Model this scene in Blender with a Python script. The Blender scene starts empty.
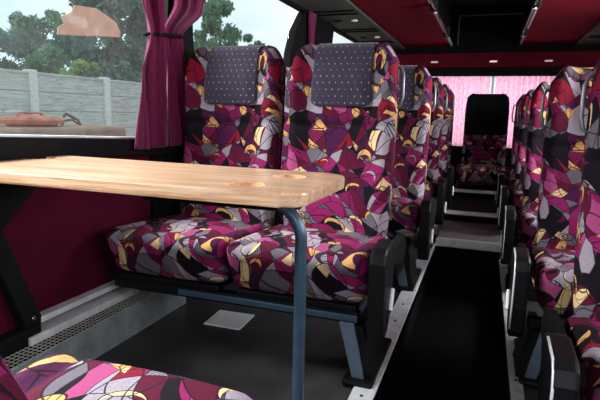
import bpy, bmesh, math, random
from mathutils import Vector, Matrix
random.seed(7)
SC = bpy.context.scene
C = SC.collection
PI = math.pi
FLOOR = -0.906          # raised platform the seats stand on (camera height is 0)
AISLE = -1.085

# ------------------------------------------------------------------ helpers
def link_obj(name, me, mat=None, parent=None, loc=(0, 0, 0)):
    o = bpy.data.objects.new(name, me)
    C.objects.link(o)
    if mat is not None:
        for m in (mat if isinstance(mat, (list, tuple)) else [mat]):
            me.materials.append(m)
    if parent is not None:
        o.parent = parent
    o.location = loc
    return o

def tag(o, label, cat, group=None, kind=None):
    o['label'] = label
    o['category'] = cat
    if group: o['group'] = group
    if kind: o['kind'] = kind
    return o

def empty(name, loc, label=None, cat=None, group=None):
    o = bpy.data.objects.new(name, None)
    C.objects.link(o)
    o.location = loc
    o.empty_display_size = .05
    if label: tag(o, label, cat, group)
    return o

def sstep(a, b, x):
    t = max(0., min(1., (x - a) / (b - a)))
    return t * t * (3 - 2 * t)

class MB:
    """collects shapes into one mesh"""
    def __init__(s):
        s.bm = bmesh.new()
    def box(s, x0, x1, y0, y1, z0, z1, bev=0., seg=2, shear=None):
        vs = [s.bm.verts.new(p) for p in ((x0,y0,z0),(x1,y0,z0),(x1,y1,z0),(x0,y1,z0),(x0,y0,z1),(x1,y0,z1),(x1,y1,z1),(x0,y1,z1))]
        if shear:
            for v in vs: v.co = Vector(shear(*v.co))
        fs = [s.bm.faces.new([vs[i] for i in q]) for q in ((3,2,1,0),(4,5,6,7),(0,1,5,4),(1,2,6,5),(2,3,7,6),(3,0,4,7))]
        if bev > 0:
            es = list({e for f in fs for e in f.edges})
            bmesh.ops.bevel(s.bm, geom=es, offset=bev, segments=seg, profile=.5, affect='EDGES')
        return s
    def prism(s, pts, axis, a0, a1, bev=0., seg=2):
        """closed outline pts (2-D) extruded along axis 'x','y','z'"""
        def P(p, a):
            if axis == 'x': return (a, p[0], p[1])
            if axis == 'y': return (p[0], a, p[1])
            return (p[0], p[1], a)
        A = [s.bm.verts.new(P(p, a0)) for p in pts]
        B = [s.bm.verts.new(P(p, a1)) for p in pts]
        n = len(pts)
        fs = [s.bm.faces.new(list(reversed(A))), s.bm.faces.new(B)]
        fs2 = [s.bm.faces.new([A[i], A[(i+1) % n], B[(i+1) % n], B[i]]) for i in range(n)]
        if bev > 0:
            es = list({e for f in fs for e in f.edges})
            bmesh.ops.bevel(s.bm, geom=es, offset=bev, segments=seg, profile=.5, affect='EDGES')
        return s
    def tube(s, path, r, n=14, cap=True):
        P = [Vector(p) for p in path]
        rings = []
        up = None
        for i, p in enumerate(P):
            d = (P[min(i+1, len(P)-1)] - P[max(i-1, 0)]).normalized()
            if up is None:
                up = Vector((0,0,1)) if abs(d.z) < .9 else Vector((1,0,0))
            a = d.cross(up).normalized()
            b = a.cross(d).normalized()
            up = b
            rr = r[i] if isinstance(r, (list, tuple)) else r
            rings.append([s.bm.verts.new(p + (a*math.cos(2*PI*k/n) + b*math.sin(2*PI*k/n))*rr) for k in range(n)])
        for r0, r1 in zip(rings, rings[1:]):
            for k in range(n):
                f = s.bm.faces.new([r0[k], r0[(k+1) % n], r1[(k+1) % n], r1[k]]); f.smooth = True
        if cap:
            s.bm.faces.new(list(reversed(rings[0]))); s.bm.faces.new(rings[-1])
        return s
    def lathe(s, prof, c=(0,0,0), n=32):
        """profile of (r,z)"""
        rings = []
        for r, z in prof:
            rings.append([s.bm.verts.new((c[0]+r*math.cos(2*PI*k/n), c[1]+r*math.sin(2*PI*k/n), c[2]+z)) for k in range(n)])
        for r0, r1 in zip(rings, rings[1:]):
            for k in range(n):
                s.bm.faces.new([r0[k], r0[(k+1) % n], r1[(k+1) % n], r1[k]])
        s.bm.faces.new(list(reversed(rings[0]))); s.bm.faces.new(rings[-1])
        return s
    def grid(s, fn, nu, nv, smooth=True, uvfn=None):
        V = [[s.bm.verts.new(fn(i/nu, j/nv)) for j in range(nv+1)] for i in range(nu+1)]
        uv = s.bm.loops.layers.uv.verify() if uvfn else None
        for i in range(nu):
            for j in range(nv):
                f = s.bm.faces.new([V[i][j], V[i+1][j], V[i+1][j+1], V[i][j+1]])
                f.smooth = smooth
                if uvfn:
                    for l, (a, b) in zip(f.loops, ((i,j),(i+1,j),(i+1,j+1),(i,j+1))):
                        l[uv].uv = uvfn(a/nu, b/nv)
        return s
    def mesh(s, name, smooth=False):
        bmesh.ops.recalc_face_normals(s.bm, faces=s.bm.faces)
        me = bpy.data.meshes.new(name)
        if smooth:
            for f in s.bm.faces: f.smooth = True
        s.bm.to_mesh(me); s.bm.free()
        return me
    def build(s, name, mat, parent=None, loc=(0,0,0), smooth=False):
        return link_obj(name, s.mesh(name, smooth), mat, parent, loc)

def round_box_mesh(name, hx, hy, hz, r, n, deform):
    """closed rounded box on a dense grid, then deformed: upholstery"""
    bm = bmesh.new()
    nx, ny, nz = n
    cache = {}
    def vert(i, j, k):
        key = (i, j, k)
        if key not in cache:
            p = Vector(((i/nx*2-1)*hx, (j/ny*2-1)*hy, (k/nz*2-1)*hz))
            q = Vector((max(-hx+r, min(hx-r, p.x)), max(-hy+r, min(hy-r, p.y)), max(-hz+r, min(hz-r, p.z))))
            d = p - q
            if d.length > 1e-9:
                # spread the corner rows evenly round the arc
                m = max(abs(d.x), abs(d.y), abs(d.z))
                p = q + d.normalized() * min(r, m if m > 0 else r) if m < r*.999 else q + d.normalized()*r
            cache[key] = bm.verts.new(deform(p.x, p.y, p.z))
        return cache[key]
    def face(a):
        try:
            f = bm.faces.new([vert(*t) for t in a]); f.smooth = True
        except ValueError:
            pass
    for i in range(nx):
        for j in range(ny):
            for k in (0, nz): face([(i,j,k),(i+1,j,k),(i+1,j+1,k),(i,j+1,k)])
    for i in range(nx):
        for k in range(nz):
            for j in (0, ny): face([(i,j,k),(i+1,j,k),(i+1,j,k+1),(i,j,k+1)])
    for j in range(ny):
        for k in range(nz):
            for i in (0, nx): face([(i,j,k),(i,j+1,k),(i,j+1,k+1),(i,j,k+1)])
    bmesh.ops.recalc_face_normals(bm, faces=bm.faces)
    me = bpy.data.meshes.new(name)
    bm.to_mesh(me); bm.free()
    return me

# ------------------------------------------------------------------ materials
class NT:
    def __init__(s, name):
        s.m = bpy.data.materials.new(name); s.m.use_nodes = True
        s.t = s.m.node_tree
        s.b = s.t.nodes['Principled BSDF']
        s.out = s.t.nodes['Material Output']
    def n(s, kind, **kw):
        nd = s.t.nodes.new(kind)
        ins = kw.pop('ins', {})
        for k, v in kw.items(): setattr(nd, k, v)
        for k, v in ins.items():
            if isinstance(v, bpy.types.NodeSocket): s.t.links.new(v, nd.inputs[k])
            else: nd.inputs[k].default_value = v
        return nd
    def link(s, a, b): s.t.links.new(a, b)
    def math(s, op, a, b=None, c=None):
        nd = s.t.nodes.new('ShaderNodeMath'); nd.operation = op
        for i, v in enumerate((a, b, c)):
            if v is None: continue
            if isinstance(v, bpy.types.NodeSocket): s.t.links.new(v, nd.inputs[i])
            else: nd.inputs[i].default_value = v
        return nd.outputs[0]
    def mix(s, fac, a, b):
        nd = s.t.nodes.new('ShaderNodeMix'); nd.data_type = 'RGBA'
        for i, v in ((0, fac), (6, a), (7, b)):
            if isinstance(v, bpy.types.NodeSocket): s.t.links.new(v, nd.inputs[i])
            elif i == 0: nd.inputs[0].default_value = v
            else: nd.inputs[i].default_value = (*v, 1)
        return nd.outputs[2]
    def ramp(s, fac, stops, interp='LINEAR'):
        nd = s.t.nodes.new('ShaderNodeValToRGB'); cr = nd.color_ramp; cr.interpolation = interp
        while len(cr.elements) < len(stops): cr.elements.new(1.)
        for e, (p, c) in zip(cr.elements, stops):
            e.position = p; e.color = (*c, 1) if len(c) == 3 else c
        s.t.links.new(fac, nd.inputs[0])
        return nd.outputs[0]
    def obj(s):
        return s.t.nodes.new('ShaderNodeTexCoord').outputs['Object']
    def bump(s, h, strength=.3, dist=.005):
        nd = s.n('ShaderNodeBump', ins={'Height': h, 'Strength': strength, 'Distance': dist})
        s.link(nd.outputs[0], s.b.inputs['Normal'])
    def set(s, col=None, rough=None, metal=None, spec=None, sheen=None):
        b = s.b
        if col is not None:
            if isinstance(col, bpy.types.NodeSocket): s.link(col, b.inputs['Base Color'])
            else: b.inputs['Base Color'].default_value = (*col, 1)
        if rough is not None: b.inputs['Roughness'].default_value = rough
        if metal is not None: b.inputs['Metallic'].default_value = metal
        if spec is not None: b.inputs['Specular IOR Level'].default_value = spec
        if sheen is not None: b.inputs['Sheen Weight'].default_value = sheen
        return s.m

def plain(name, col, rough=.6, metal=0., spec=.5, var=.15, scale=20.):
    """a colour with a little noise in tone and gloss"""
    t = NT(name)
    nz = t.n('ShaderNodeTexNoise', ins={'Vector': t.obj(), 'Scale': scale, 'Detail': 3.})
    lo = tuple(c*(1-var) for c in col); hi = tuple(min(1, c*(1+var)) for c in col)
    c = t.ramp(nz.outputs['Fac'], [(.3, lo), (.7, hi)])
    t.bump(nz.outputs['Fac'], .08, .002)
    return t.set(c, rough, metal, spec)

def fabric_material(name, flat_axes, gain=1.):
    """busy collage print: shards, crescents, striped patches, drawn outlines"""
    t = NT(name)
    co = t.obj()
    mp = t.n('ShaderNodeMapping', ins={'Vector': co, 'Scale': flat_axes})
    wob = t.n('ShaderNodeTexNoise', ins={'Vector': mp.outputs[0], 'Scale': 4., 'Detail': 0.})
    off = t.n('ShaderNodeVectorMath', operation='SCALE', ins={0: wob.outputs['Color'], 'Scale': .16})
    P = t.n('ShaderNodeVectorMath', operation='ADD', ins={0: mp.outputs[0], 1: off.outputs[0]}).outputs[0]
    G = gain
    def g(*c): return tuple(v*G for v in c)
    maroon, magenta, plum = g(.085,.004,.022), g(.225,.010,.085), g(.055,.006,.042)
    grey, lilac, dark = g(.12,.10,.125), g(.28,.235,.28), g(.005,.003,.006)
    tan, cream, crimson, pink = g(.60,.31,.11), g(.70,.47,.24), g(.19,.005,.022), g(.31,.05,.15)
    def vor(vec, scale, feat='F1', metric='EUCLIDEAN', rand=1.):
        nd = t.n('ShaderNodeTexVoronoi', feature=feat, ins={'Vector': vec, 'Scale': scale, 'Randomness': rand})
        if feat != 'DISTANCE_TO_EDGE': nd.distance = metric
        return nd
    sep = lambda c: t.n('ShaderNodeSeparateColor', ins={0: c}).outputs
    # layer 1: straight-edged shards: three tilted band systems crossing each other
    def bands(vec, nrm, scale, offs):
        d = t.n('ShaderNodeVectorMath', operation='DOT_PRODUCT', ins={0: vec, 1: nrm}).outputs['Value']
        q = t.math('ADD', t.math('MULTIPLY', d, scale), offs)
        f = t.math('FRACT', q)
        return t.math('FLOOR', q), t.math('MULTIPLY', t.math('MINIMUM', f, t.math('SUBTRACT', 1., f)), 1./scale)
    def lattice(vec, spec):
        ids, ds = zip(*[bands(vec, *q) for q in spec])
        cid = t.n('ShaderNodeCombineXYZ', ins={0: ids[0], 1: ids[1], 2: ids[2]}).outputs[0]
        rnd = sep(t.n('ShaderNodeTexWhiteNoise', noise_dimensions='3D', ins={'Vector': cid}).outputs['Color'])
        return rnd, t.math('MINIMUM', t.math('MINIMUM', ds[0], ds[1]), ds[2])
    def sep(c): return t.n('ShaderNodeSeparateColor', ins={0: c}).outputs
    def stripes(rx, scale):
        rot = t.n('ShaderNodeMapping', ins={'Vector': P, 'Rotation': rx})
        wv = t.n('ShaderNodeTexWave', wave_type='BANDS', ins={'Vector': rot.outputs[0], 'Scale': scale, 'Distortion': .5})
        return t.math('GREATER_THAN', wv.outputs['Fac'], .5)
    def shards(spec, stripe_rot):
        r, e = lattice(P, spec)
        c = t.ramp(r[0], [(0, maroon), (.12, magenta), (.23, grey), (.39, dark), (.49, crimson), (.55, magenta), (.64, lilac), (.78, plum), (.85, dark), (.90, maroon), (.965, pink)], 'CONSTANT')
        c = t.mix(t.math('MULTIPLY', t.math('MULTIPLY', t.math('GREATER_THAN', r[1], .80), stripes(stripe_rot, 30.)), .75), c, dark)
        return c, e
    cA, eA = shards([((1,.3,.42), 10.5, .15), ((.62,.4,1), 7.5, .3), ((-.55,.6,1), 5.5, .55)], (.3,.9,.7))
    cB, eB = shards([((1,.2,-.75), 9.5, .35), ((.35,.3,-1), 9., .1), ((.8,.6,.9), 5., .8)], (1.1,.4,.2))
    v2 = vor(P, 7.)
    r2 = sep(v2.outputs['Color'])
    e2 = vor(P, 7., 'DISTANCE_TO_EDGE').outputs['Distance']
    kB = t.math('GREATER_THAN', r2[1], .48)
    kF = t.math('GREATER_THAN', r2[1], .88)
    flat = t.ramp(r2[0], [(0, magenta), (.2, grey), (.36, maroon), (.52, lilac), (.66, plum), (.80, dark), (.92, crimson)], 'CONSTANT')
    col = t.mix(kF, t.mix(kB, cA, cB), flat)
    eAB = t.math('ADD', t.math('MULTIPLY', eA, t.math('SUBTRACT', 1., kB)), t.math('MULTIPLY', eB, kB))
    o1 = t.math('MULTIPLY', t.math('LESS_THAN', eAB, .0021), t.math('SUBTRACT', 1., kF))
    o2 = t.math('LESS_THAN', e2, .016)
    # layer 3: tan splinters from a finer, differently tilted lattice
    r4, e4 = lattice(P, [((.9,-.4,-.55), 14.5, .4), ((.35,.7,1), 10.5, .1), ((1,.2,.9), 8.2, .7)])
    k4 = t.math('GREATER_THAN', r4[1], .90)
    sp = t.ramp(r4[0], [(0, tan), (.42, cream), (.62, crimson), (.76, lilac), (.88, tan)], 'CONSTANT')
    col = t.mix(k4, col, sp)
    o4 = t.math('MULTIPLY', t.math('LESS_THAN', e4, .0025), k4)
    # crescents (a disc minus a shifted disc)
    def disc(loc):
        m3 = t.n('ShaderNodeMapping', ins={'Vector': P, 'Rotation': (.2, .3, 1.1), 'Scale': (1., 1., 1.), 'Location': loc})
        return vor(m3.outputs[0], 7., rand=.9)
    v3 = disc((7.3, 2.2, 5.1)); r3 = sep(v3.outputs['Color'])
    d3b = disc((7.322, 2.20, 5.118)).outputs['Distance']
    cres = t.math('MULTIPLY', t.math('LESS_THAN', v3.outputs['Distance'], .36), t.math('GREATER_THAN', d3b, .37))
    cres = t.math('MULTIPLY', cres, t.math('GREATER_THAN', r3[1], .40))
    cc = t.ramp(r3[0], [(0, tan), (.28, cream), (.5, magenta), (.6, tan), (.82, lilac)], 'CONSTANT')
    o5 = t.math('MULTIPLY', t.math('LESS_THAN', t.math('ABSOLUTE', t.math('SUBTRACT', v3.outputs['Distance'], .37)), .018), t.math('MULTIPLY', t.math('GREATER_THAN', d3b, .35), t.math('GREATER_THAN', r3[1], .40)))
    col = t.mix(cres, col, cc)
    ol = t.math('MAXIMUM', t.math('MAXIMUM', o1, o2), t.math('MAXIMUM', o4, o5))
    col = t.mix(t.math('MULTIPLY', ol, .9), col, g(.008,.003,.008))
    # weave
    wn = t.n('ShaderNodeTexNoise', ins={'Vector': co, 'Scale': 420., 'Detail': 1.})
    col = t.mix(t.ramp(wn.outputs['Fac'], [(.35, (.30,.30,.30)), (.6, (.0,.0,.0))]), col, (.006,.003,.006))
    t.bump(wn.outputs['Fac'], .25, .002)
    return t.set(col, .92, 0., .15)

M = {}
M['fabric'] = fabric_material('moquette_print', (1.55, 1.55, 1.45))
def cover_material():
    t = NT('headrest_cloth')
    uv = t.n('ShaderNodeTexCoord').outputs['UV']
    mp = t.n('ShaderNodeMapping', ins={'Vector': uv, 'Scale': (36, 36, 1)})
    s = t.n('ShaderNodeSeparateXYZ', ins={0: mp.outputs[0]}).outputs
    row = t.math('FLOOR', s[1])
    sx = t.math('ADD', s[0], t.math('MULTIPLY', t.math('MODULO', row, 2.), .5))
    fx = t.math('ABSOLUTE', t.math('SUBTRACT', t.math('FRACT', sx), .5))
    fy = t.math('ABSOLUTE', t.math('SUBTRACT', t.math('FRACT', s[1]), .5))
    dot = t.math('LESS_THAN', t.math('MAXIMUM', fx, t.math('MULTIPLY', fy, .7)), .06)
    wn = t.n('ShaderNodeTexNoise', ins={'Vector': uv, 'Scale': 500., 'Detail': 1.})
    base = t.ramp(wn.outputs['Fac'], [(.3, (.012,.008,.020)), (.7, (.036,.027,.052))])
    wn2 = t.n('ShaderNodeTexWhiteNoise', noise_dimensions='2D', ins={'Vector': t.n('ShaderNodeCombineXYZ', ins={0: t.math('FLOOR', sx), 1: row}).outputs[0]})
    dc = t.ramp(wn2.outputs['Value'], [(0, (.36,.32,.38)), (.45, (.28,.07,.18)), (.7, (.42,.36,.34))], 'CONSTANT')
    t.bump(wn.outputs['Fac'], .2, .002)
    return t.set(t.mix(dot, base, dc), .9, 0, .25, .2)
M['cover'] = cover_material()
def wood_material():
    t = NT('oak_board')
    co = t.obj()
    mp = t.n('ShaderNodeMapping', ins={'Vector': co, 'Scale': (1.2, 22., 22.)})
    n1 = t.n('ShaderNodeTexNoise', ins={'Vector': mp.outputs[0], 'Scale': 2.2, 'Detail': 6., 'Roughness': .62, 'Distortion': .6})
    mp2 = t.n('ShaderNodeMapping', ins={'Vector': co, 'Scale': (6., 160., 160.)})
    n2 = t.n('ShaderNodeTexNoise', ins={'Vector': mp2.outputs[0], 'Scale': 2., 'Detail': 3.})
    f = t.math('ADD', t.math('MULTIPLY', n1.outputs['Fac'], .65), t.math('MULTIPLY', n2.outputs['Fac'], .35))
    c = t.ramp(f, [(.32, (.26,.095,.04)), (.43, (.54,.29,.155)), (.54, (.72,.46,.29)), (.70, (.82,.60,.43))])
    t.bump(f, .12, .002)
    t.b.inputs['Coat Weight'].default_value = 1.
    t.b.inputs['Coat Roughness'].default_value = .16
    return t.set(c, .38, 0, .5)
M['wood'] = wood_material()
def carpet(name, a, b, scale=300.):
    t = NT(name)
    co = t.obj()
    n1 = t.n('ShaderNodeTexNoise', ins={'Vector': co, 'Scale': scale, 'Detail': 2.})
    n2 = t.n('ShaderNodeTexNoise', ins={'Vector': co, 'Scale': 7., 'Detail': 4.})
    f = t.math('ADD', t.math('MULTIPLY', n1.outputs['Fac'], .5), t.math('MULTIPLY', n2.outputs['Fac'], .5))
    t.bump(n1.outputs['Fac'], .4, .003)
    return t.set(t.ramp(f, [(.35, a), (.65, b)]), .95, 0, .08)
M['wall_carpet'] = carpet('burgundy_wall_carpet', (.034,.0017,.008), (.07,.0035,.016))
M['aisle_carpet'] = carpet('black_aisle_carpet', (.0012,.0012,.0014), (.004,.004,.004))
M['rack_red'] = carpet('burgundy_rack_lining', (.16,.005,.016), (.23,.009,.026))
M['bulkhead'] = carpet('dark_burgundy_bulkhead', (.07,.003,.008), (.11,.005,.013))
M['black'] = plain('black_plastic', (.0032,.0032,.004), .45, 0, .18)
M['matte_black'] = plain('matte_black_trim', (.0028,.0028,.0033), .8, 0, .12)
M['rubber'] = plain('dark_floor_vinyl', (.032,.030,.032), .5, 0, .45, .3, 9.)
M['tread'] = plain('grey_tread_vinyl', (.20,.18,.185), .5, 0, .4, .2)
M['steel_blue'] = plain('blue_grey_painted_steel', (.045,.085,.13), .30, .35, .6)
M['steel_grey'] = plain('grey_blue_leg_paint', (.10,.135,.19), .4, .2, .5)
M['alu'] = plain('brushed_aluminium', (.66,.67,.69), .38, .35, .5)
M['rail_grey'] = plain('grey_rail_cover', (.55,.56,.58), .5, .1, .5)
M['service'] = plain('grey_service_panel', (.075,.08,.072), .55, 0, .4)
M['white'] = plain('white_sheet', (.86,.90,.92), .6, 0, .4, .04)
M['chrome'] = plain('chrome', (.75,.75,.78), .2, 1., .5, .05)
M['handle'] = plain('dark_grey_handle', (.16,.16,.18), .35, .5, .5)
M['wire'] = plain('galvanised_wire', (.55,.57,.53), .45, .6, .5)
def curtain_mat(name, a, b, trans=0.):
    t = NT(name)
    co = t.obj()
    mp = t.n('ShaderNodeMapping', ins={'Vector': co, 'Scale': (90, 90, 12)})
    n1 = t.n('ShaderNodeTexNoise', ins={'Vector': mp.outputs[0], 'Scale': 3., 'Detail': 3.})
    c = t.ramp(n1.outputs['Fac'], [(.3, a), (.7, b)])
    t.set(c, .9, 0, .2, .2)
    if trans > 0:
        tr = t.n('ShaderNodeBsdfTranslucent', ins={'Color': c})
        mx = t.n('ShaderNodeMixShader', ins={0: trans})
        t.link(t.b.outputs[0], mx.inputs[1]); t.link(tr.outputs[0], mx.inputs[2])
        t.link(mx.outputs[0], t.out.inputs['Surface'])
    return t.m
M['curtain'] = curtain_mat('magenta_curtain_cloth', (.075,.002,.027), (.135,.005,.048), .04)
M['rear_curtain'] = curtain_mat('thin_pink_curtain_cloth', (.70,.14,.30), (.95,.66,.76), .75)
def glass_material():
    t = NT('window_glass')
    tr = t.n('ShaderNodeBsdfTransparent', ins={'Color': (.90,.94,.94,1)})
    gl = t.n('ShaderNodeBsdfGlossy', ins={'Color': (1,1,1,1), 'Roughness': .02})
    lw = t.n('ShaderNodeLayerWeight', ins={'Blend': .5})
    fr = t.math('ADD', .02, t.math('MULTIPLY', t.math('POWER', lw.outputs['Facing'], 5.), .35))
    mx = t.n('ShaderNodeMixShader', ins={0: fr})
    co = t.obj()
    dn = t.n('ShaderNodeTexNoise', ins={'Vector': co, 'Scale': 3., 'Detail': 5.})
    du = t.n('ShaderNodeBsdfTranslucent', ins={'Color': (.85,.88,.88,1)})
    m0 = t.n('ShaderNodeMixShader', ins={0: t.math('MULTIPLY', dn.outputs['Fac'], .012)})
    t.link(tr.outputs[0], m0.inputs[1]); t.link(du.outputs[0], m0.inputs[2])
    t.link(m0.outputs[0], mx.inputs[1]); t.link(gl.outputs[0], mx.inputs[2])
    t.link(mx.outputs[0], t.out.inputs['Surface'])
    return t.m
M['glass'] = glass_material()
def patch_material():
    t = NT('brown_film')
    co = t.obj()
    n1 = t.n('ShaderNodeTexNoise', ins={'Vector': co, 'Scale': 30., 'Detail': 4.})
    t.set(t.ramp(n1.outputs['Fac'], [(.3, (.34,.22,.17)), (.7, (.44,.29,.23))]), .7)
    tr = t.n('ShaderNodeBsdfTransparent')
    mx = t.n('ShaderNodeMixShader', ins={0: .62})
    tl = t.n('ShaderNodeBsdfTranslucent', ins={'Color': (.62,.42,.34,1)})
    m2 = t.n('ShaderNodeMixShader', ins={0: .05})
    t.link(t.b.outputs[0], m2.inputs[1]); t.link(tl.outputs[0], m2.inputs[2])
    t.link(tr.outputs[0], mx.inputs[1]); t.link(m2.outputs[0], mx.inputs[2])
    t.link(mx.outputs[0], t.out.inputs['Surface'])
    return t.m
M['film'] = patch_material()
def perforated():
    t = NT('perforated_sheet_metal')
    co = t.obj()
    s = t.n('ShaderNodeSeparateXYZ', ins={0: co}).outputs
    fy = t.math('ABSOLUTE', t.math('SUBTRACT', t.math('FRACT', t.math('MULTIPLY', s[1], 95.)), .5))
    fz = t.math('ABSOLUTE', t.math('SUBTRACT', t.math('FRACT', t.math('MULTIPLY', s[2], 95.)), .5))
    d = t.math('SQRT', t.math('ADD', t.math('MULTIPLY', fy, fy), t.math('MULTIPLY', fz, fz)))
    hole = t.math('LESS_THAN', d, .27)
    n1 = t.n('ShaderNodeTexNoise', ins={'Vector': co, 'Scale': 14., 'Detail': 4.})
    c = t.ramp(n1.outputs['Fac'], [(.3, (.17,.20,.215)), (.7, (.34,.38,.39))])
    t.bump(t.math('SUBTRACT', 1., hole), .4, .003)
    return t.set(t.mix(hole, c, (.12,.14,.15)), .5, .3, .5)
M['perforated'] = perforated()
def lamp_mat(name, col, e):
    t = NT(name)
    t.b.inputs['Emission Color'].default_value = (*col, 1)
    t.b.inputs['Emission Strength'].default_value = e
    return t.set((.8,.7,.7), .4)
M['lamp'] = lamp_mat('reading_lamp_glow', (1., .6, .55), .6)
M['lamp_dim'] = lamp_mat('night_lamp_glow', (1., .45, .45), .22)

# ------------------------------------------------------------------ camera (20 deg yaw to the left, a little down and rolled)
cam = bpy.data.cameras.new('camera')
cam.sensor_width = 36.; cam.sensor_fit = 'HORIZONTAL'
cam.lens = 515./600.*36.
cam.clip_start = .02; cam.clip_end = 300
co = bpy.data.objects.new('camera', cam); C.objects.link(co)
Xc = Vector((0.94106591, 0.33754403, 0.02142394))       # camera right in the world
Yc = -Vector((0.07553912, -0.14801396, -0.9860962))      # camera up
Zc = -Vector((-0.32967984, 0.92959986, -0.16478867))     # camera back
co.matrix_world = Matrix(((Xc.x, Yc.x, Zc.x, 0), (Xc.y, Yc.y, Zc.y, 0), (Xc.z, Yc.z, Zc.z, 0), (0, 0, 0, 1)))
SC.camera = co

# ------------------------------------------------------------------ setting
def structure(o, name=None):
    o['kind'] = 'structure'
    return o
YF, YR = -1.5, 6.72         # front end (open to the windscreen) and rear wall
XL, XR = -1.43, 1.26
# floors
mb = MB().box(XL, -.28, YF, 5.1, FLOOR-.05, FLOOR)
mb.box(XL, -.28, 5.1, YR, FLOOR-.05, FLOOR)
fl = structure(mb.build('floor', M['rubber']))
MB().box(.16, XR, YF, YR, FLOOR-.10, FLOOR-.07).build('platform_panel', M['rubber'], fl)
MB().box(-.28, .16, YF, 3.75, AISLE-.05, AISLE).build('aisle_panel', M['aisle_carpet'], fl)
k = MB().box(-.285, -.28, YF, YR, AISLE-.05, FLOOR-.004)
k.box(.16, .165, YF, YR, AISLE-.05, FLOOR-.074)
k.build('riser_panel', M['matte_black'], fl)
# aluminium edging strips with screws
def edging(name, x0, x1, FLOOR=FLOOR):
    e = MB()
    e.box(x0, x1, -.3, 5.3, FLOOR, FLOOR+.012, .004)
    t = structure(e.build(name, M['rail_grey']))
    s = MB()
    y = .2
    while y < 5.2:
        s.lathe([(.006, 0), (.006, .002), (.003, .003)], ((x0+x1)/2, y, FLOOR+.012), 10); y += .22
    s.build('screw_trim', M['matte_black'], t)
edging('trim_1', -.352, -.276)
edging('trim_2', .152, .200, FLOOR-.07)
# steps at the back of the aisle: riser, tread and bright nosing each
def step(y, z, y2, zb, mt):
    o = structure(MB().box(-.28, .16, y, y2, zb, z-.004).build('trim_3', M['matte_black']))
    MB().box(-.275, .155, y+.05, y2-.002, z-.004, z).build('tread_panel', mt, o)
    MB().box(-.28, .16, y-.012, y+.05, z-.05 if zb < -1 else z-.022, z+.006, .006).build('nosing_trim', M['alu'], o)
    return o
step(3.72, -.862, 4.45, AISLE-.05, M['tread'])
step(4.45, -.785, 5.45, -.90, M['matte_black'])
step(5.45, -.730, YR, -.90, M['matte_black'])

# left wall: burgundy carpet below a black sill, windows between black pillars
def sillz(y): return -.098 - .046*(min(y, 2.3) - 1.5)
w = MB()
w.box(XL-.04, XL, YF, YR, FLOOR, -.185)
wl = structure(w.build('wall_left', M['wall_carpet']))
p = MB().box(XL-.04, XL, YF, YR, .80, 1.25)
p.build('upper_panel', M['matte_black'], wl)
s = MB()
s.box(XL-.02, XL+.045, YF, 2.3, 0, 1, .008, shear=lambda x, y, z: (x, y, sillz(y)-.078 + z*.073))
s.box(XL-.02, XL+.045, 2.3, YR, sillz(9)-.06, sillz(9)-.005, .008)
structure(s.build('trim_4', M['matte_black']))
# pillar with the curtain (slightly leaning) ; the black panel below stands in for seat shade
pl = MB()
pl.prism([(1.97, FLOOR), (2.34, FLOOR), (2.36, -.1), (2.30, .85), (2.15, .85), (2.06, -.1), (1.97, -.13)], 'x', XL-.035, XL+.02)
structure(pl.build('trim_5', M['matte_black']))
p2 = MB()
arc = [(3.62, -.14), (3.64, .25), (3.70, .45), (3.80, .62), (3.98, .78), (4.12, .86)]
p2.prism(arc + [(4.85, .86), (4.72, .45), (4.66, -.14)], 'x', XL-.035, XL+.02)
structure(p2.build('trim_6', M['matte_black']))
p3 = MB(); p3.box(XL-.035, XL+.02, 6.3, YR, -.14, .86)
structure(p3.build('trim_7', M['matte_black']))
def window(n, y0, y1):
    o = structure(MB().box(XL-.025, XL-.020, y0, y1, -.17, .86).build('window_%d' % n, M['glass']))
    f = MB()
    f.box(XL-.03, XL+.004, y0, y1, 0, 1, .003, shear=lambda x, y, z: (x, y, sillz(y)-.012 + z*.014))
    f.build('window_frame', M['rail_grey'], o)  # pale strip stands in for the highlight along the frame rubber
    return o
window(1, YF, 2.1); window(2, 2.2, 3.75); window(3, 4.68, 6.35)
# right wall with its own windows (outside the picture)
w = MB()
w.box(XR, XR+.04, YF, YR, FLOOR, -.12); w.box(XR, XR+.04, YF, YR, .80, 1.25)
for y in (2.1, 4.3, 6.5): w.box(XR, XR+.04, y-.15, y+.15, -.12, .80)
structure(w.build('wall_right', M['wall_carpet']))
# ceiling
c = MB().box(XL-.04, XR+.04, YF, YR, 1.22, 1.27)
structure(c.build('ceiling', M['matte_black']))
# rear wall: opening for the rear window, black surround, burgundy bulkhead above
RX0, RX1, RZ0, RZ1 = -1.0, .83, -.32, .50
w = MB()
w.box(XL-.04, RX0, YR, YR+.06, -1.2, 1.25); w.box(RX1, XR+.04, YR, YR+.06, -1.2, 1.25)
w.box(RX0, RX1, YR, YR+.06, -1.2, RZ0); w.box(RX0, RX1, YR, YR+.06, RZ1, 1.25)
rw = structure(w.build('wall_back', M['matte_black']))
structure(MB().box(RX0, RX1, YR+.03, YR+.035, RZ0, RZ1).build('window_4', M['glass']))
b = MB()
b.prism([(YR-.16, .59), (YR-.20, .64), (YR-.16, .75), (YR, .78), (YR, .57)], 'x', XL, XR)
bh = structure(b.build('trim_8', M['bulkhead']))
b = MB().box(XL, XR, YR-.10, YR, RZ1-.01, .575)
b.build('window_header_trim', M['matte_black'], bh)
# framed dark panel above the bulkhead
hp = MB()
hp.box(-.40, .47, YR-.035, YR, .86, 1.20, .015)
h = structure(hp.build('trim_9', M['matte_black']))
f = MB()
f.box(-.40, .47, YR-.045, YR-.03, 1.185, 1.20); f.box(-.405, -.39, YR-.045, YR-.03, .86, 1.19); f.box(.46, .475, YR-.045, YR-.03, .86, 1.19)
f.build('panel_frame_trim', M['service'], h)

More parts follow.
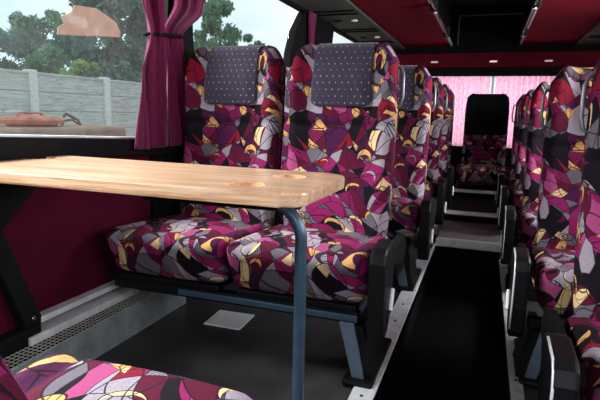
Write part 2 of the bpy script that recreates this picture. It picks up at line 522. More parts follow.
# small lamps on the bulkhead
for i, (x, lab) in enumerate(((-.64, 'dim round lamp at the left of the rear bulkhead above the pink curtain'), (.02, 'bright middle lamp on the burgundy rear bulkhead'), (.60, 'dim round lamp at the right end of the rear bulkhead'))):
    l = empty('bulkhead_lamp', (x, YR-.198, .645), lab, 'lamp', 'lamps on the rear bulkhead')
    b = MB(); b.box(-.055, .055, -.010, .012, -.016, .016, .006); b.build('lamp_housing', M['black'], l)
    b = MB(); b.box(-.040, .040, -.014, -.008, -.010, .010, .002); b.build('lamp_lens', M['lamp'] if i == 1 else M['lamp_dim'], l)

# ------------------------------------------------------------------ luggage racks
def rack(name, side, label):
    s = side
    wx = XL if s < 0 else XR
    def X(a): return wx - s*a      # distance from the wall
    def bx(m, a0, a1, y0, y1, z0, z1, bev=0.):
        x0, x1 = sorted((X(a0), X(a1)))
        m.box(x0, x1, y0, y1, z0, z1, bev)
    yr = YR-.002
    r = empty(name, (wx, 0, .85), label, 'luggage rack', 'overhead luggage racks')
    def bld(m, nm, mt):
        o = m.build(nm, mt, r); o.matrix_parent_inverse = Matrix.Translation((-wx, 0, -.85)); return o
    m = MB(); bx(m, .40, .96, YF, yr, .850, .872, .004); bld(m, 'rack_floor', M['rack_red'])
    m = MB(); bx(m, .0, .40, YF, yr, .822, .860, .004); bld(m, 'service_strip', M['service'])
    for y in (3.2, 4.15, 4.28, 5.05, 5.18, 5.9, 6.02):
        m = MB(); bx(m, .02, .37, y, y+.022, .812, .824); bld(m, 'panel_joint', M['matte_black'])
    m = MB(); bx(m, .385, .402, YF, yr, .842, .852, .002); bld(m, 'joint_strip', M['black'])
    m = MB(); bx(m, .950, .968, YF, yr, .846, .885, .004); bld(m, 'edge_trim', M['rail_grey'])
    m = MB(); bx(m, .940, .962, YF, yr, .885, .93, .004); bx(m, .93, .955, YF, yr, .93, 1.22); bld(m, 'rack_front', M['matte_black'])
    for y in (2.7, 4.6, 5.6):
        l = MB().lathe([(.028, 0), (.03, -.006), (.022, -.010)], (X(.27), y, .822), 20); bld(l, 'reading_lamp', M['lamp_dim'])
        v = MB().lathe([(.034, 0), (.036, -.008), (.016, -.014)], (X(.12), y, .822), 20); bld(v, 'air_vent', M['black'])
    # grab rail along the front edge
    hx = X(1.0)
    h = MB(); h.tube([(hx, -.5, .80), (hx, 5.55, .80)], .012); bld(h, 'grab_rail', M['chrome'])
    for y in (1.2, 4.2, 5.55):
        q = MB(); x0, x1 = sorted((X(.955), X(1.015)))
        q.box(x0, x1, y-.035, y+.035, .785, .90, .012); bld(q, 'rail_bracket', M['black'])
        q = MB(); q.lathe([(.016, -.006), (.018, 0), (.010, .006)], (hx, y, .784), 14); bld(q, 'bracket_cap', M['chrome'])
    return r
rack('luggage_rack', -1, 'burgundy overhead luggage rack above the window seats on the left')
rack('luggage_rack', 1, 'burgundy overhead luggage rack at top right above the right seats')

# ------------------------------------------------------------------ seats
BH, BT, BW = .882, .125, .466    # back height, thickness, width
BY, BZ = .565, .335             # back centre plane and bottom, in the seat's own frame
def back_def(x, y, z):
    """x across, y -front/+back, z -BH/2..BH/2 -> seat frame"""
    zz = z + BH/2
    t = zz/BH
    hw = BW/2
    u = min(1., abs(x)/hw)
    front = 1. - sstep(-BT*.5, BT*.5, y)
    wing = sstep(.50, .95, u)
    wy = wing * (.030 + .042*sstep(.55, .80, t))
    yy = y - wy*(.35 + .65*front)
    yy -= front*(1-wing)*.035*math.exp(-((zz-.20)/.13)**2)
    yy -= front*(1-sstep(.35, .75, u))*.030*math.exp(-((zz-.71)/.10)**2)
    yy += front*.016*math.exp(-((zz-.525)/.014)**2)
    yy += .13*zz + .02*t*t
    xs = x*(.955 + .045*sstep(.0, .25, t))*(1 - .035*sstep(.70, 1., t))
    # dip of the top edge between the side wings
    zt = zz - .012*sstep(.8, 1, t)*(1-sstep(.55, .95, u)) - .055*sstep(.84, 1., t)*sstep(.72, 1., u)
    return (xs, BY + yy, BZ + zt)
back_me = round_box_mesh('backrest', BW/2, BT/2, BH/2, .045, (36, 12, 64), back_def)
back_me.materials.append(M['fabric'])
CW, CD, CHT = .522, .53, .18
def cush_def(x, y, z):
    u = abs(x)/(CW/2); v = (y + CD/2)/CD
    top = sstep(-CHT*.5, CHT*.5, z)
    zz = z + top*(.016*(1-u*u)*math.sin(PI*min(1, max(0, v*.9+.1))) - .030*v) - (1-top)*0
    zz += top*.010*sstep(.7, 1, u)
    zz -= top*.012*math.exp(-((u-.70)/.05)**2)
    yy = y + (1-top)*.045*(1-v) - .012*(1-u*u)*(1-v)
    return (x*(1-.03*(1-top)), CD/2 + yy, .262 + CHT/2 + .008 + zz)
cush_me = round_box_mesh('seat_cushion', CW/2, CD/2, CHT/2, .050, (36, 36, 14), cush_def)
cush_me.materials.append(M['fabric'])
# headrest cloth draped over the top
def cover_mesh(hw=.132, drop=.275, mt='cover'):
    r = .045; g = .005
    path = []
    z0 = BH/2 - drop
    for i in range(22): path.append((-BT/2-g, z0 + (BH/2-r-z0)*i/21))
    for i in range(1, 9):
        a = PI - PI/2*i/8
        path.append((-BT/2+r + (r+g)*math.cos(a), BH/2-r + (r+g)*math.sin(a)))
    for i in range(1, 9):
        a = PI/2 - PI/2*i/8
        path.append((BT/2-r + (r+g)*math.cos(a), BH/2-r + (r+g)*math.sin(a)))
    for i in range(1, 8): path.append((BT/2+g, BH/2-r - .10*i/7))
    L = [0]
    for a, b in zip(path, path[1:]): L.append(L[-1] + math.hypot(b[0]-a[0], b[1]-a[1]))
    n = len(path)-1
    nu = 22
    def fn(u, v):
        i = round(v*n)
        y, z = path[i]
        x = (u*2-1)*hw
        k = 0.
        if L[i] < .025:                 # rounded lower corners
            x = (u*2-1)*(hw - .025 + math.sqrt(.025**2 - (.025-L[i])**2))
        X, Y, Z = back_def(x, y, z)
        fold = .006*math.exp(-((x-.07-(.12-L[i])*.35)/.012)**2)*sstep(.26, .05, L[i])
        return (X, Y - fold, Z)
    m = MB().grid(fn, nu, n, True, lambda u, v: (u*2*hw, L[round(v*n)]))
    me = m.mesh('headrest_cover', True)
    me.materials.append(M[mt])
    return me
cover_me = cover_mesh()
wide_me = cover_mesh(.225, .46, 'matte_black')
def mesh_of(mb, name, mat, smooth=False):
    me = mb.mesh(name, smooth); me.materials.append(mat); return me
pan_me = mesh_of(MB().box(-.225, .225, .05, .56, .247, .272, .006), 'seat_pan', M['black'])
shell = MB()
shell.grid(lambda u, v: (lambda q: (q[0], q[1]+.012, q[2]))(back_def((u*2-1)*BW*.47, BT/2, (v*.92-.5)*BH)), 10, 20)
shell_me = mesh_of(shell, 'back_shell', M['black'], True)
def arm_meshes(s):
    """s=+1: armrest on the seat's +x side"""
    a0, a1 = (.272, .325) if s > 0 else (-.350, -.296)
    o = [(.008,.205), (-.004,.30), (-.008,.44), (.004,.472), (.03,.487), (.14,.493), (.178,.482), (.190,.455), (.178,.40), (.150,.30), (.115,.21), (.098,.18), (.06,.170), (.025,.180)]
    arm = mesh_of(MB().prism(o, 'x', a0, a1, .010, 3), 'armrest', M['black'])
    b0, b1 = sorted((s*.278, s*.312))
    link = mesh_of(MB().prism([(.12,.385), (.12,.44), (.50,.43), (.56,.38), (.54,.33), (.48,.33)], 'x', b0, b1, .006), 'armrest_link', M['matte_black'])
    xs = a1 if s > 0 else a0
    lv = MB(); x0, x1 = sorted((xs - s*.002, xs + s*.010))
    lv.prism([(.105,.255), (.125,.245), (.150,.315), (.132,.325)], 'x', x0, x1, .003)
    lever = mesh_of(lv, 'recline_lever', M['alu'])
    pv = MB(); x0, x1 = sorted((s*.232, s*.300))
    pv.box(x0, x1, .46, .60, .25, .37, .012); pivot = mesh_of(pv, 'hinge_cover', M['black'])
    e = MB(); 
    pts = [(xs, y, z) for (y, z) in [(.006,.215), (-.002,.30), (-.005,.43), (.007,.466), (.03,.482), (.13,.488)]]
    e.tube([(p[0]-s*.004, p[1], p[2]+.001) for p in pts], .0035, 8); edge = mesh_of(e, 'edge_trim', M['alu'])
    g = MB()
    def gp(z, out): 
        q = back_def(s*BW*.49, .0, z-BH/2); return (q[0] + s*out, q[1]+.01, q[2])
    g.tube([gp(.60, -.004), gp(.615, .018), gp(.65, .026), gp(.74, .026), gp(.775, .018), gp(.79, -.006)], .007, 10)
    grab = mesh_of(g, 'grab_handle', M['handle'])
    return arm, lever, pivot, edge, grab, link
ARM = {1: arm_meshes(1), -1: arm_meshes(-1)}
def make_seat(side, cover, arm):
    r = empty('coach_seat', (0, 0, 0))
    link_obj('seat_cushion', cush_me, None, r)
    link_obj('seat_pan', pan_me, None, r)
    b = link_obj('backrest', back_me, None, r)
    link_obj('back_shell', shell_me, None, r)
    if cover:
        c = link_obj('headrest_cover', wide_me if cover == 'wide' else cover_me, None, r)
        c['label'] = 'black cloth over the upper half of the seat' if cover == 'wide' else 'purple-grey dotted cloth over the headrest'
        sd = c.modifiers.new('solid', 'SOLIDIFY'); sd.thickness = .004; sd.offset = 1
    if arm:
        A = ARM[side]
        a = link_obj('armrest', A[0], None, r)
        link_obj('recline_lever', A[1], None, a)
        if side < 0: link_obj('edge_trim', A[3], None, a)
        link_obj('armrest_link', A[5], None, r)
        link_obj('hinge_cover', A[2], None, r); link_obj('grab_handle', A[4], None, r)
    return r
def copy_thing(root):
    r = root.copy(); C.objects.link(r)
    for ch in list(root.children):
        c = ch.copy(); C.objects.link(c); c.parent = r
        for g in list(ch.children):
            d = g.copy(); C.objects.link(d); d.parent = c
    return r
protos = {}
def place_seat(kind, x, y, label, group, rz=0., z=FLOOR):
    """kind: (side, cover, arm)"""
    if kind not in protos:
        r = protos[kind] = make_seat(*kind)
    else:
        r = copy_thing(protos[kind])
    r.location = (x, y, z); r.rotation_euler = (0, 0, rz)
    tag(r, label, 'seat', group)
    return r
LB = (1, True, None)
LW, LA, RA = (0, True, False), (1, True, True), (-1, False, True)
GL, GR = 'coach seats along the window side', 'coach seats along the right of the aisle'
XW, XA, XRA = -1.114, -.590, .482
rowsL = [1.57, 2.60, 3.55, 4.42, 5.2]
place_seat(LW, XW, rowsL[0], 'patterned window seat with dotted headrest cloth, just behind the magenta curtain and wooden table', GL)
place_seat(LA, XA, rowsL[0], 'patterned aisle seat with dotted headrest cloth, facing the rounded end of the wooden table', GL)
place_seat(LW, XW, rowsL[1], 'patterned window seat mostly hidden, seen in the gap between the two table seats', GL)
place_seat(LA, XA+.035, rowsL[1], 'patterned aisle seat directly behind the aisle seat at the wooden table', GL)
place_seat(LA, XA+.035, rowsL[2], 'patterned aisle seat two rows behind the wooden table, left of aisle', GL)
place_seat(LA, XA+.035, rowsL[3], 'patterned aisle seat three rows behind the wooden table, beside the aisle steps', GL)
place_seat(LB, XA+.02, rowsL[4], 'dark hindmost aisle seat of the window side, beside the pink rear curtain', GL)
rowsR = [1.10, 1.94, 2.95, 3.90, 4.80]
labR = ['large patterned aisle seat cut off by the right edge of the photo',
        'second patterned seat from the front in the right row, whole armrest in view',
        'third patterned seat from the front in the right row, narrow sliver in view',
        'fourth patterned seat from the front in the right row, narrow dark sliver',
        'hindmost narrow patterned seat of the right row, next to pink rear curtain']
for y, l in zip(rowsR, labR):
    place_seat(RA, XRA + (.032 if l.startswith('large') else 0), y, l, GR, 0., FLOOR-.07)
place_seat((0, 'wide', False), -.005, 5.62, 'dark single seat in the middle of the rear bench, at the end of the aisle', None, 0, -.73-.215)
place_seat((0, False, False), XA, .20, 'brightly lit patterned seat cushion at bottom left, on the near side of the wooden table', None, PI)
near = [o for o in C.objects if o.get('label', '').startswith('brightly lit')][0]
near.location = (XA+.085, .735, FLOOR)
rec = Matrix.Rotation(math.radians(-16), 3, 'X'); piv = Vector((0, .50, .36))
for ch in near.children:                      # this one is reclined and pushed forward
    if ch.name.startswith('back'):
        ch.rotation_euler = (math.radians(-16), 0, 0); ch.location = piv - rec @ piv + Vector((0, -.155, 0))

# ------------------------------------------------------------------ seat bases: cross beam, sloping leg, foot
def seat_base(x0, x1, xleg, y, s, label, group, zf=FLOOR):
    r = empty('seat_base', (xleg, y, zf), label, 'seat frame', group)
    def bld(m, nm, mt):
        o = m.build(nm, mt, r); o.matrix_parent_inverse = Matrix.Translation((-xleg, -y, -zf)); return o
    m = MB(); m.box(x0, x1, y+.055, y+.10, zf+.205, zf+.247, .006); m.box(x0, x1, y+.38, y+.42, zf+.205, zf+.247, .006)
    bld(m, 'cross_beam', M['black'])
    m = MB(); m.box(x0+.30, x1, y+.046, y+.056, zf+.215, zf+.238, .003); bld(m, 'beam_strip', M['steel_blue'])
    # leg: a pressed channel, front plate blue grey, side plates black
    m = MB(); lx = xleg
    m.prism([(lx-s*.065, zf+.215), (lx-s*.015, zf+.215), (lx+s*.028, zf+.015), (lx-s*.012, zf+.015)], 'y', y+.030, y+.042); bld(m, 'leg_plate', M['steel_grey'])
    m = MB()
    m.prism([(lx-s*.018, zf+.205), (lx+s*.012, zf+.205), (lx+s*.056, zf+.015), (lx+s*.022, zf+.015)], 'y', y+.043, y+.26, .003); bld(m, 'leg', M['black'])
    m = MB(); m.box(lx-.045, lx+.06, y+.0, y+.40, zf+.004, zf+.026, .008); bld(m, 'foot', M['black'])
    return r
for i, y in enumerate(rowsL[:4]):
    if i == 0: lab = 'black seat frame with blue-grey leg under the two table seats'
    else: lab = ('black seat frame under the row directly behind the table seats', 'black seat frame under the row two behind the table', 'black seat frame three rows behind the table, by the steps')[i-1]
    seat_base(-1.36, -.36, -.352, y, 1, lab, 'seat frames bolted to the floor')
for i, y in enumerate(rowsR[:3]):
    seat_base(.20, 1.1, .23, y, -1, ('black seat frame under the seat cut off by the right edge', 'black seat frame under the second seat of the right row', 'black seat frame under the third seat of the right row')[i], 'seat frames bolted to the floor', FLOOR-.07)
seat_base(-1.36, -.36, -.36, .12, 1, 'black seat frame under the near cushion at bottom left', 'seat frames bolted to the floor')

# ------------------------------------------------------------------ table
def eval_to_mesh(o):
    dg = bpy.context.evaluated_depsgraph_get()
    return bpy.data.meshes.new_from_object(o.evaluated_get(dg))
TZ = -.16
TX, TY = -.385, 1.10
table = empty('folding_table', (TX, TY, FLOOR), 'oak-topped table with rounded end and cup recesses on a bent blue steel leg', 'table')
def tbl(m, nm, mt, par=None):
    o = m.build(nm, mt, par or table)
    if par is None: o.matrix_parent_inverse = Matrix.Translation((-TX, -TY, -FLOOR))
    return o
def arc2(cx, cy, r, a0, a1, n):
    return [(cx + r*math.cos(a0+(a1-a0)*i/n), cy + r*math.sin(a0+(a1-a0)*i/n)) for i in range(n+1)]
out = [(-1.428, .963)] + arc2(-.388, 1.010, .050, -PI/2, -.15, 8) + arc2(-.402, 1.300, .062, .0, PI/2, 8) + [(-1.428, 1.425)]
m = MB().prism(out, 'z', TZ-.030, TZ, .005, 2)
top = tbl(m, 'tabletop', M['wood'])
cut = MB()
recess = ((-.470, 1.235), (-.505, 1.050), (-1.365, 1.305), (-1.365, 1.085))
for x, y in recess: cut.lathe([(.045, -.024), (.045, .02)], (x, y, TZ), 36)
cutter = cut.build('cutter', None)
bo = top.modifiers.new('b', 'BOOLEAN'); bo.object = cutter; bo.solver = 'EXACT'; bo.operation = 'DIFFERENCE'
bpy.context.view_layer.update()
nm_ = eval_to_mesh(top)
top.modifiers.clear(); top.data = nm_
bpy.data.objects.remove(cutter)
for x, y in recess:
    q = MB(); n = 36
    q.lathe([(.0446, -.0238), (.0446, -.0225)], (x, y, TZ), n)
    tbl(q, 'cup_recess', M['wood'])['label'] = 'round cup recess'
leg = MB()
R = .085
path = [(TX, TY, FLOOR+.004), (TX, TY, -.60), (TX, TY, -.29)]
cxx = TX - R
for i in range(1, 11):
    a = PI/2*i/10
    path.append((TX - R + R*math.cos(a), TY - .0*a, -.29 + R*math.sin(a)))
path += [(TX-R-.10, TY, -.205), (TX-R-.30, TY, -.205)]
leg.tube(path, .0145, 18)
tbl(leg, 'table_leg', M['steel_blue'])
q = MB(); q.lathe([(.045, 0), (.045, .006), (.022, .012), (.018, .03)], (TX, TY, FLOOR), 24); tbl(q, 'foot_flange', M['black'])
q = MB(); q.box(-.80, -.44, TY-.03, TY+.03, -.221, -.190, .004); tbl(q, 'leg_bracket', M['matte_black'])
q = MB(); q.prism([(.98, -.191), (1.38, -.191), (1.30, -.27), (1.06, -.48), (.98, -.5)], 'x', -1.425, -1.400, .004); tbl(q, 'wall_bracket', M['matte_black'])  # dark triangular plate under the tabletop at the wall
q = MB(); q.prism([(1.06, -.30), (1.13, -.30), (1.285, -.700), (1.28, -.735), (1.225, -.735)], 'x', -1.425, -1.385, .005)
q.box(-1.425, -1.37, .98, 1.27, -.80, -.72, .01)
tbl(q, 'wall_brace', M['matte_black'])
q = MB(); q.tube([(-1.387, 1.247, -.695), (-1.378, 1.247, -.695)], .007, 10); tbl(q, 'bolt', M['chrome'])

# ------------------------------------------------------------------ heater along the wall, wall rails
hx = -1.286
heat = empty('floor_heater', (hx, 1.5, FLOOR), 'long low perforated metal heater with a wire grid top below the window wall', 'heater')
def hb(m, nm, mt, **kw):
    o = m.build(nm, mt, heat, **kw); o.matrix_parent_inverse = Matrix.Translation((-hx, -1.5, -FLOOR)); return o
Y0, Y1 = -.2, 2.03
HZ = -.777
m = MB(); m.box(hx-.006, hx, Y0, Y1, FLOOR+.002, HZ, .001); hb(m, 'front_panel', M['perforated'])
m = MB(); m.box(hx-.006, hx, Y1, Y1+.004, FLOOR+.002, HZ); m.box(XL+.002, hx, Y1, Y1+.004, FLOOR+.002, HZ); hb(m, 'end_panel', M['perforated'])
m = MB(); m.box(XL+.004, hx-.01, Y0, Y1-.004, FLOOR+.002, FLOOR+.05); hb(m, 'heater_core', M['matte_black'])
m = MB()
y = Y0+.01
while y < Y1:
    m.box(XL+.03, hx, y-.0009, y+.0009, HZ-.001, HZ+.0015); y += .018
x = hx-.003
while x > XL+.03:
    m.box(x-.0009, x+.0009, Y0, Y1, HZ+.0012, HZ+.0034); x -= .018
hb(m, 'wire_grid', M['wire'])
def wall_rail(y0, y1, z0, z1, d, label):
    m = MB(); m.box(XL+.001, XL+d, y0, y1, z0, z1, .003)
    o = m.build('wall_rail', M['rail_grey']); return tag(o, label, 'rail', 'metal rails low on the wall')
wall_rail(1.255, 1.70, -.728, -.706, .042, 'upper grey metal rail low on the burgundy wall, above the heater')
wall_rail(1.21, 1.78, -.777, -.749, .072, 'lower grey metal rail just above the heater grid')

# sheet on the floor
m = MB(); m.prism([(-1.085, 1.848), (-.915, 1.853), (-.922, 2.02), (-1.095, 2.012)], 'z', FLOOR+.0005, FLOOR+.006, .001)
tag(m.build('floor_sheet', M['white']), 'small square white sheet lying on the dark floor under the window seat', 'sheet')

# ------------------------------------------------------------------ curtains
def curtain(name, x, levels, folds, amp, mat, label, group, thick=.0025, parent=None):
    """levels: (z, y0, y1) from top to bottom, pleated sheet hanging in the y-z plane"""
    zs = [l[0] for l in levels]
    def interp(z):
        for a, b in zip(levels, levels[1:]):
            if b[0] <= z <= a[0]:
                t = (a[0]-z)/(a[0]-b[0]); t = t*t*(3-2*t)
                return a[1]+(b[1]-a[1])*t, a[2]+(b[2]-a[2])*t
        return levels[-1][1:]
    def fn(u, v):
        z = zs[0] + (zs[-1]-zs[0])*v
        y0, y1 = interp(z)
        wd = (y1-y0)
        ph = 2*PI*folds*u
        return (x + amp*math.sin(ph + .6*math.sin(z*7)) + .4*amp*math.sin(2.3*ph + 1.3 + z*4), y0 + wd*u + .10*wd/folds*math.sin(2*ph+z*3), z)
    m = MB().grid(fn, folds*12, 48)
    o = m.build(name, mat, parent, smooth=True)
    sd = o.modifiers.new('s', 'SOLIDIFY'); sd.thickness = thick
    if label: tag(o, label, 'curtain', group)
    return o
GC = 'magenta side curtains'
cA = curtain('window_curtain', XL+.070, [(.80, 1.66, 1.97), (.60, 1.79, 1.99), (.45, 1.845, 2.0), (.325, 1.885, 1.995), (.15, 1.815, 2.005), (-.16, 1.79, 2.05)], 2, .020, M['curtain'], 'magenta curtain tied at the pillar, its fuller bright half beside the large window', GC)
cB = curtain('window_curtain', XL+.052, [(.80, 2.32, 2.75), (.60, 2.15, 2.42), (.50, 2.115, 2.36), (.335, 2.01, 2.16), (.15, 2.03, 2.19), (-.16, 2.04, 2.25)], 3, .014, M['curtain'], 'darker magenta curtain swept back to the pillar, above the window seat headrest', GC)
q = MB(); pts = [(XL+.055+.042*math.cos(a), 2.03+.135*math.sin(a), .330+.012*math.sin(a)) for a in [2*PI*i/28 for i in range(29)]]
q.tube(pts, .007, 8, False)
tag(q.build('curtain_tie', M['matte_black']), 'black tie band holding the magenta curtains to the pillar', 'tie band')
curtain('window_curtain', XL+.050, [(.80, 4.02, 4.17), (.62, 4.03, 4.12), (.35, 4.0, 4.16), (-.10, 4.0, 4.2)], 3, .012, M['curtain'], 'narrow pink curtain strip hanging on the second dark pillar behind the table seats', GC)
def rear_curtain(x0, x1, label):
    n = int((x1-x0)/.055)
    def fn(u, v):
        z = RZ1+.01 - (RZ1-RZ0+.04)*v
        ph = 2*PI*n*u
        return (x0+(x1-x0)*u + .006*math.sin(2*ph), YR-.045 + .012*math.sin(ph+.5*math.sin(z*5)) + .005*math.sin(2.7*ph), z)
    m = MB().grid(fn, n*10, 20)
    tag(m.build('rear_curtain', M['rear_curtain'], smooth=True), label, 'curtain', 'pink curtains over the rear window')
rear_curtain(-.98, .005, 'pale pink translucent curtain left of the rear window post')
rear_curtain(.065, .81, 'pale pink translucent curtain right of the rear window post')
tag(MB().box(.022, .048, YR-.03, YR-.002, RZ0, RZ1, .004).build('window_post', M['white']), 'slim white upright post between the two pink rear curtains', 'post')

# ------------------------------------------------------------------ outside
GZ = -2.2
gm = NT('dry_ground')
gn = gm.n('ShaderNodeTexNoise', ins={'Vector': gm.obj(), 'Scale': 1.5, 'Detail': 6.})
gm.set(gm.ramp(gn.outputs['Fac'], [(.35, (.16,.13,.085)), (.65, (.20,.22,.10))]), .95)
m = MB().box(-80, 40, -20, 90, GZ-.2, GZ)
structure(m.build('ground', gm.m))
def concrete():
    t = NT('cast_concrete')
    co = t.obj()
    mp = t.n('ShaderNodeMapping', ins={'Vector': co, 'Scale': (1, .8, 5.)})
    n1 = t.n('ShaderNodeTexNoise', ins={'Vector': mp.outputs[0], 'Scale': 3., 'Detail': 6., 'Distortion': 1.2})
    n2 = t.n('ShaderNodeTexNoise', ins={'Vector': co, 'Scale': 1.1, 'Detail': 3.})
    f = t.math('ADD', t.math('MULTIPLY', n1.outputs['Fac'], .7), t.math('MULTIPLY', n2.outputs['Fac'], .3))
    t.bump(n1.outputs['Fac'], .8, .04)
    return t.set(t.ramp(f, [(.3, (.36,.36,.34)), (.5, (.52,.53,.51)), (.7, (.63,.64,.62))]), .9)
M['concrete'] = concrete()
M['concrete_post'] = plain('pale_concrete', (.68,.69,.66), .9)
FX = -8.
fence = empty('concrete_fence', (FX, 8, GZ), 'pale grey concrete panel fence with posts, outside the large window', 'fence')
def fb(m, nm, mt):
    o = m.build(nm, mt, fence); o.matrix_parent_inverse = Matrix.Translation((-FX, -8, -GZ)); return o
py = [7.50 + 1.98*i for i in range(-2, 8)]
for y in py:
    m = MB().box(FX-.09, FX+.09, y-.09, y+.09, GZ, .70, .015); fb(m, 'post', M['concrete_post'])
for a, b in zip(py, py[1:]):
    m = MB(); z = GZ
    for i in range(8):
        m.box(FX-.04, FX+.04, a+.07, b-.07, z, z+.352, .015); z += .358
    m.box(FX-.055, FX+.055, a+.07, b-.07, .615, .665, .01)
    fb(m, 'panel', M['concrete'])
# rusty tank with a round lid
rust = plain('rust_red_paint', (.52,.17,.11), .75, 0, .3, .3, 8.)
brown = plain('weathered_brown_steel', (.36,.22,.16), .85, 0, .3, .2, 5.)
tank = empty('rusty_tank', (-5.2, 4.6, GZ), 'weathered brown tank top with a round rust-red lid outside the large window', 'tank')
def tb(m, nm, mt, par=None):
    o = m.build(nm, mt, par or tank)
    if par is None: o.matrix_parent_inverse = Matrix.Translation((5.2, -4.6, -GZ))
    return o
m = MB().box(-6.1, -4.5, 3.2, 5.75, GZ, -.21, .06, 4); tb(m, 'tank_body', brown)
m = MB().lathe([(.27, -.215), (.27, -.185), (.345, -.18), (.35, -.135), (.30, -.105), (.12, -.085), (.02, -.08)], (-5.0, 4.67, 0), 32); lid = tb(m, 'tank_lid', rust)
q = MB(); q.tube([(-5.0, 4.47, -.10), (-5.0, 4.50, -.055), (-5.0, 4.80, -.055), (-5.0, 4.84, -.10)], .014, 8); tb(q, 'lid_handle', rust)
q = MB(); q.tube([(-5.0, 5.45, -.215), (-5.0, 5.40, -.14), (-5.0, 5.20, -.06)], .018, 8); q.tube([(-5., 5.2, -.06), (-5., 5.16, -.10)], .016, 8)
q.tube([(-5.0, 5.12, -.215), (-5.0, 5.16, -.15), (-5.0, 5.30, -.135), (-5.0, 5.40, -.19)], .014, 8)
tb(q, 'bent_pipe', plain('dark_rust', (.16,.085,.07), .8))

# trees
def leaf_mat(name, a, b):
    t = NT(name)
    n1 = t.n('ShaderNodeTexNoise', ins={'Vector': t.obj(), 'Scale': 1.4, 'Detail': 4.})
    c = t.ramp(n1.outputs['Fac'], [(.35, a), (.65, b)])
    t.set(c, .8, 0, .2)
    tr = t.n('ShaderNodeBsdfTranslucent', ins={'Color': c})
    mx = t.n('ShaderNodeMixShader', ins={0: .3})
    t.link(t.b.outputs[0], mx.inputs[1]); t.link(tr.outputs[0], mx.inputs[2]); t.link(mx.outputs[0], t.out.inputs['Surface'])
    return t.m
M['leaf_dark'] = leaf_mat('dark_pine_needles', (.10,.19,.15), (.17,.29,.22))
M['leaf_mid'] = leaf_mat('mid_green_leaves', (.15,.28,.17), (.25,.41,.26))
M['leaf_lime'] = leaf_mat('light_green_leaves', (.24,.38,.14), (.36,.50,.22))
M['bark'] = plain('tree_bark', (.15,.10,.075), .9, 0, .2, .4, 6.)
def tree(x, y, ztop, rad, zlow, n, size, lmat, label, clumps=26, cone=.6, trunk=True):
    rnd = random.Random(int(x*31+y*17))
    r = empty('tree', (x, y, GZ), label, 'tree', 'trees beyond the concrete fence')
    cl = []
    for i in range(clumps):
        h = rnd.random()
        zc = zlow + (ztop-zlow)*h
        rr = rad*(1 - cone*h)
        a = rnd.random()*2*PI; d = rr*math.sqrt(rnd.random())*.85
        cl.append((d*math.cos(a), d*math.sin(a), zc-GZ, rad*rnd.uniform(.22, .42)*(1-.45*h)))
    vs, fs = [], []
    for i in range(n):
        c = rnd.choice(cl)
        d = Vector((rnd.gauss(0,1), rnd.gauss(0,1), rnd.gauss(0,.6))).normalized()*c[3]*rnd.random()**.4
        p = Vector(c[:3]) + d
        u = Vector((rnd.gauss(0,1), rnd.gauss(0,1), rnd.gauss(0,1))).normalized()
        w = u.cross(Vector((rnd.gauss(0,1), rnd.gauss(0,1), rnd.gauss(0,1)))).normalized()
        sz = size*rnd.uniform(.6, 1.3)
        k = len(vs)
        vs += [p-u*sz, p+w*sz*.45, p+u*sz, p-w*sz*.45]
        fs.append((k, k+1, k+2, k+3))
    me = bpy.data.meshes.new('crown'); me.from_pydata(vs, [], fs)
    link_obj('crown', me, lmat, r)
    t = MB(); h = ztop-GZ
    t.tube([(0,0,0), (.05,.03,h*.5), (0,0,h*.92)], [rad*.085+.05, rad*.06+.03, .03], 10)
    for c in cl[::3]:
        t.tube([(0,0,max(.5, c[2]-c[3]*1.2)), (c[0]*.5, c[1]*.5, c[2]-c[3]*.4), (c[0], c[1], c[2])], [.07, .05, .02], 6)
    t.build('trunk', M['bark'], r)
    return r
#     x     y     top  rad zlow
tree(-14., 17.2, 7.0, 2.6, .1, 9000, .16, M['leaf_dark'], 'tall dark pine filling the middle of the large window', 46, .45)
tree(-19., 25.7, 8.4, 2.9, .1, 7000, .20, M['leaf_mid'], 'tall green tree right of the tall pine, beside the curtain', 36, .35)
tree(-29., 28.5, 6.4, 3.2, .2, 5000, .22, M['leaf_mid'], 'round green tree left of the tall pine', 26, .4)
tree(-20., 16.6, 3.2, 2.1, 0., 4500, .18, M['leaf_dark'], 'low dark tree second from the left in the large window', 26, .5)
tree(-37., 35.2, 5.8, 3.8, 0., 5000, .26, M['leaf_dark'], 'low dark tree between the round tree and the tall pine', 26, .5)
tree(-15.5, 10.8, 2.2, 1.9, 0., 4500, .15, M['leaf_dark'], 'low dark tree leftmost in the large window', 26, .5)
tree(-10.5, 11.6, 1.25, .9, .0, 2600, .09, M['leaf_lime'], 'light green bush topping the concrete fence', 16, .3)
tree(-14., 25.4, 5.8, 1.9, 1.2, 5000, .15, M['leaf_mid'], 'green tree seen above the window seat headrest through the second window', 30, .55)
tree(-14.5, 31.0, 4.7, 1.3, 1.5, 2200, .16, M['leaf_mid'], 'small green treetop left of the aisle table seat through the second window', 14, .5)

# translucent brown patch on the large window
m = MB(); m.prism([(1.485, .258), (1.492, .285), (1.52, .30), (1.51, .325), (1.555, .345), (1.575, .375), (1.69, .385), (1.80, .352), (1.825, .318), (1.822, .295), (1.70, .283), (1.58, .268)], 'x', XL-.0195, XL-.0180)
tag(m.build('window_sticker', M['film']), 'faded brown translucent patch stuck high on the large window glass', 'sticker')

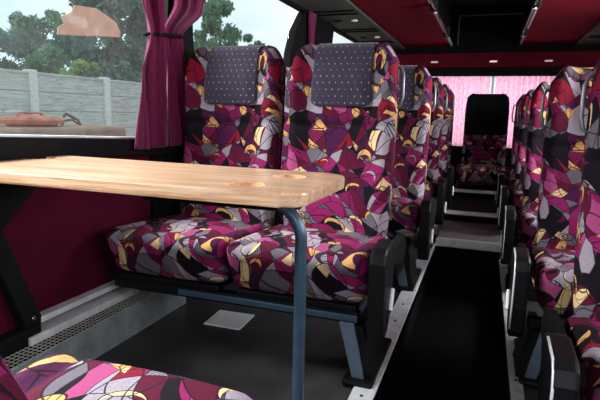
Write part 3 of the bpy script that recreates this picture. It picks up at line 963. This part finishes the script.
# ------------------------------------------------------------------ world and light
wd = bpy.data.worlds.new('sky'); SC.world = wd; wd.use_nodes = True
nt = wd.node_tree
bg = nt.nodes['Background']
tc = nt.nodes.new('ShaderNodeTexCoord')
nz = nt.nodes.new('ShaderNodeTexNoise'); nz.inputs['Scale'].default_value = 2.2; nz.inputs['Detail'].default_value = 5.
mp = nt.nodes.new('ShaderNodeMapping'); mp.inputs['Scale'].default_value = (1, 1, 2.5)
nt.links.new(tc.outputs['Generated'], mp.inputs[0]); nt.links.new(mp.outputs[0], nz.inputs['Vector'])
cr = nt.nodes.new('ShaderNodeValToRGB')
cr.color_ramp.elements[0].position = .40; cr.color_ramp.elements[0].color = (.62,.76,.86,1)
cr.color_ramp.elements[1].position = .62; cr.color_ramp.elements[1].color = (.93,.96,.97,1)
nt.links.new(nz.outputs['Fac'], cr.inputs[0]); nt.links.new(cr.outputs[0], bg.inputs['Color'])
bg.inputs['Strength'].default_value = 1.4
def area(name, loc, rot, sx, sy, power, col=(1,1,1)):
    l = bpy.data.lights.new(name, 'AREA'); l.shape = 'RECTANGLE'; l.size = sx; l.size_y = sy; l.energy = power; l.color = col
    o = bpy.data.objects.new(name, l); C.objects.link(o); o.location = loc; o.rotation_euler = rot
    return o
area('windscreen_daylight', (-.1, -1.9, .35), (PI/2, 0, 0), 2.4, 1.3, 32, (1., .98, .97))
area('right_window_daylight', (1.70, .75, .42), (0, PI/2, 0), .9, 1.7, 30, (.97, .98, 1.))
area('right_window_daylight', (1.70, 2.85, .42), (0, PI/2, 0), .9, 1.7, 130, (.97, .98, 1.))
area('rear_window_daylight', (-.08, YR+.5, .15), (-PI/2, 0, 0), 1.9, .9, 24, (1., .97, .97))
area('left_window_daylight', (-2.7, .45, 1.6), (0, -math.radians(45), 0), 1.2, 2.4, 520, (1., .985, .97))  # added lamp out of view, brightens the cabin but not the yard

# ------------------------------------------------------------------ view
vs_ = SC.view_settings
SC.display_settings.display_device = 'sRGB'
vs_.view_transform = 'Standard'; vs_.look = 'None'; vs_.exposure = 0.; vs_.gamma = 1.; vs_.use_curve_mapping = False
SC.cycles.max_bounces = 8
SC.cycles.transparent_max_bounces = 12
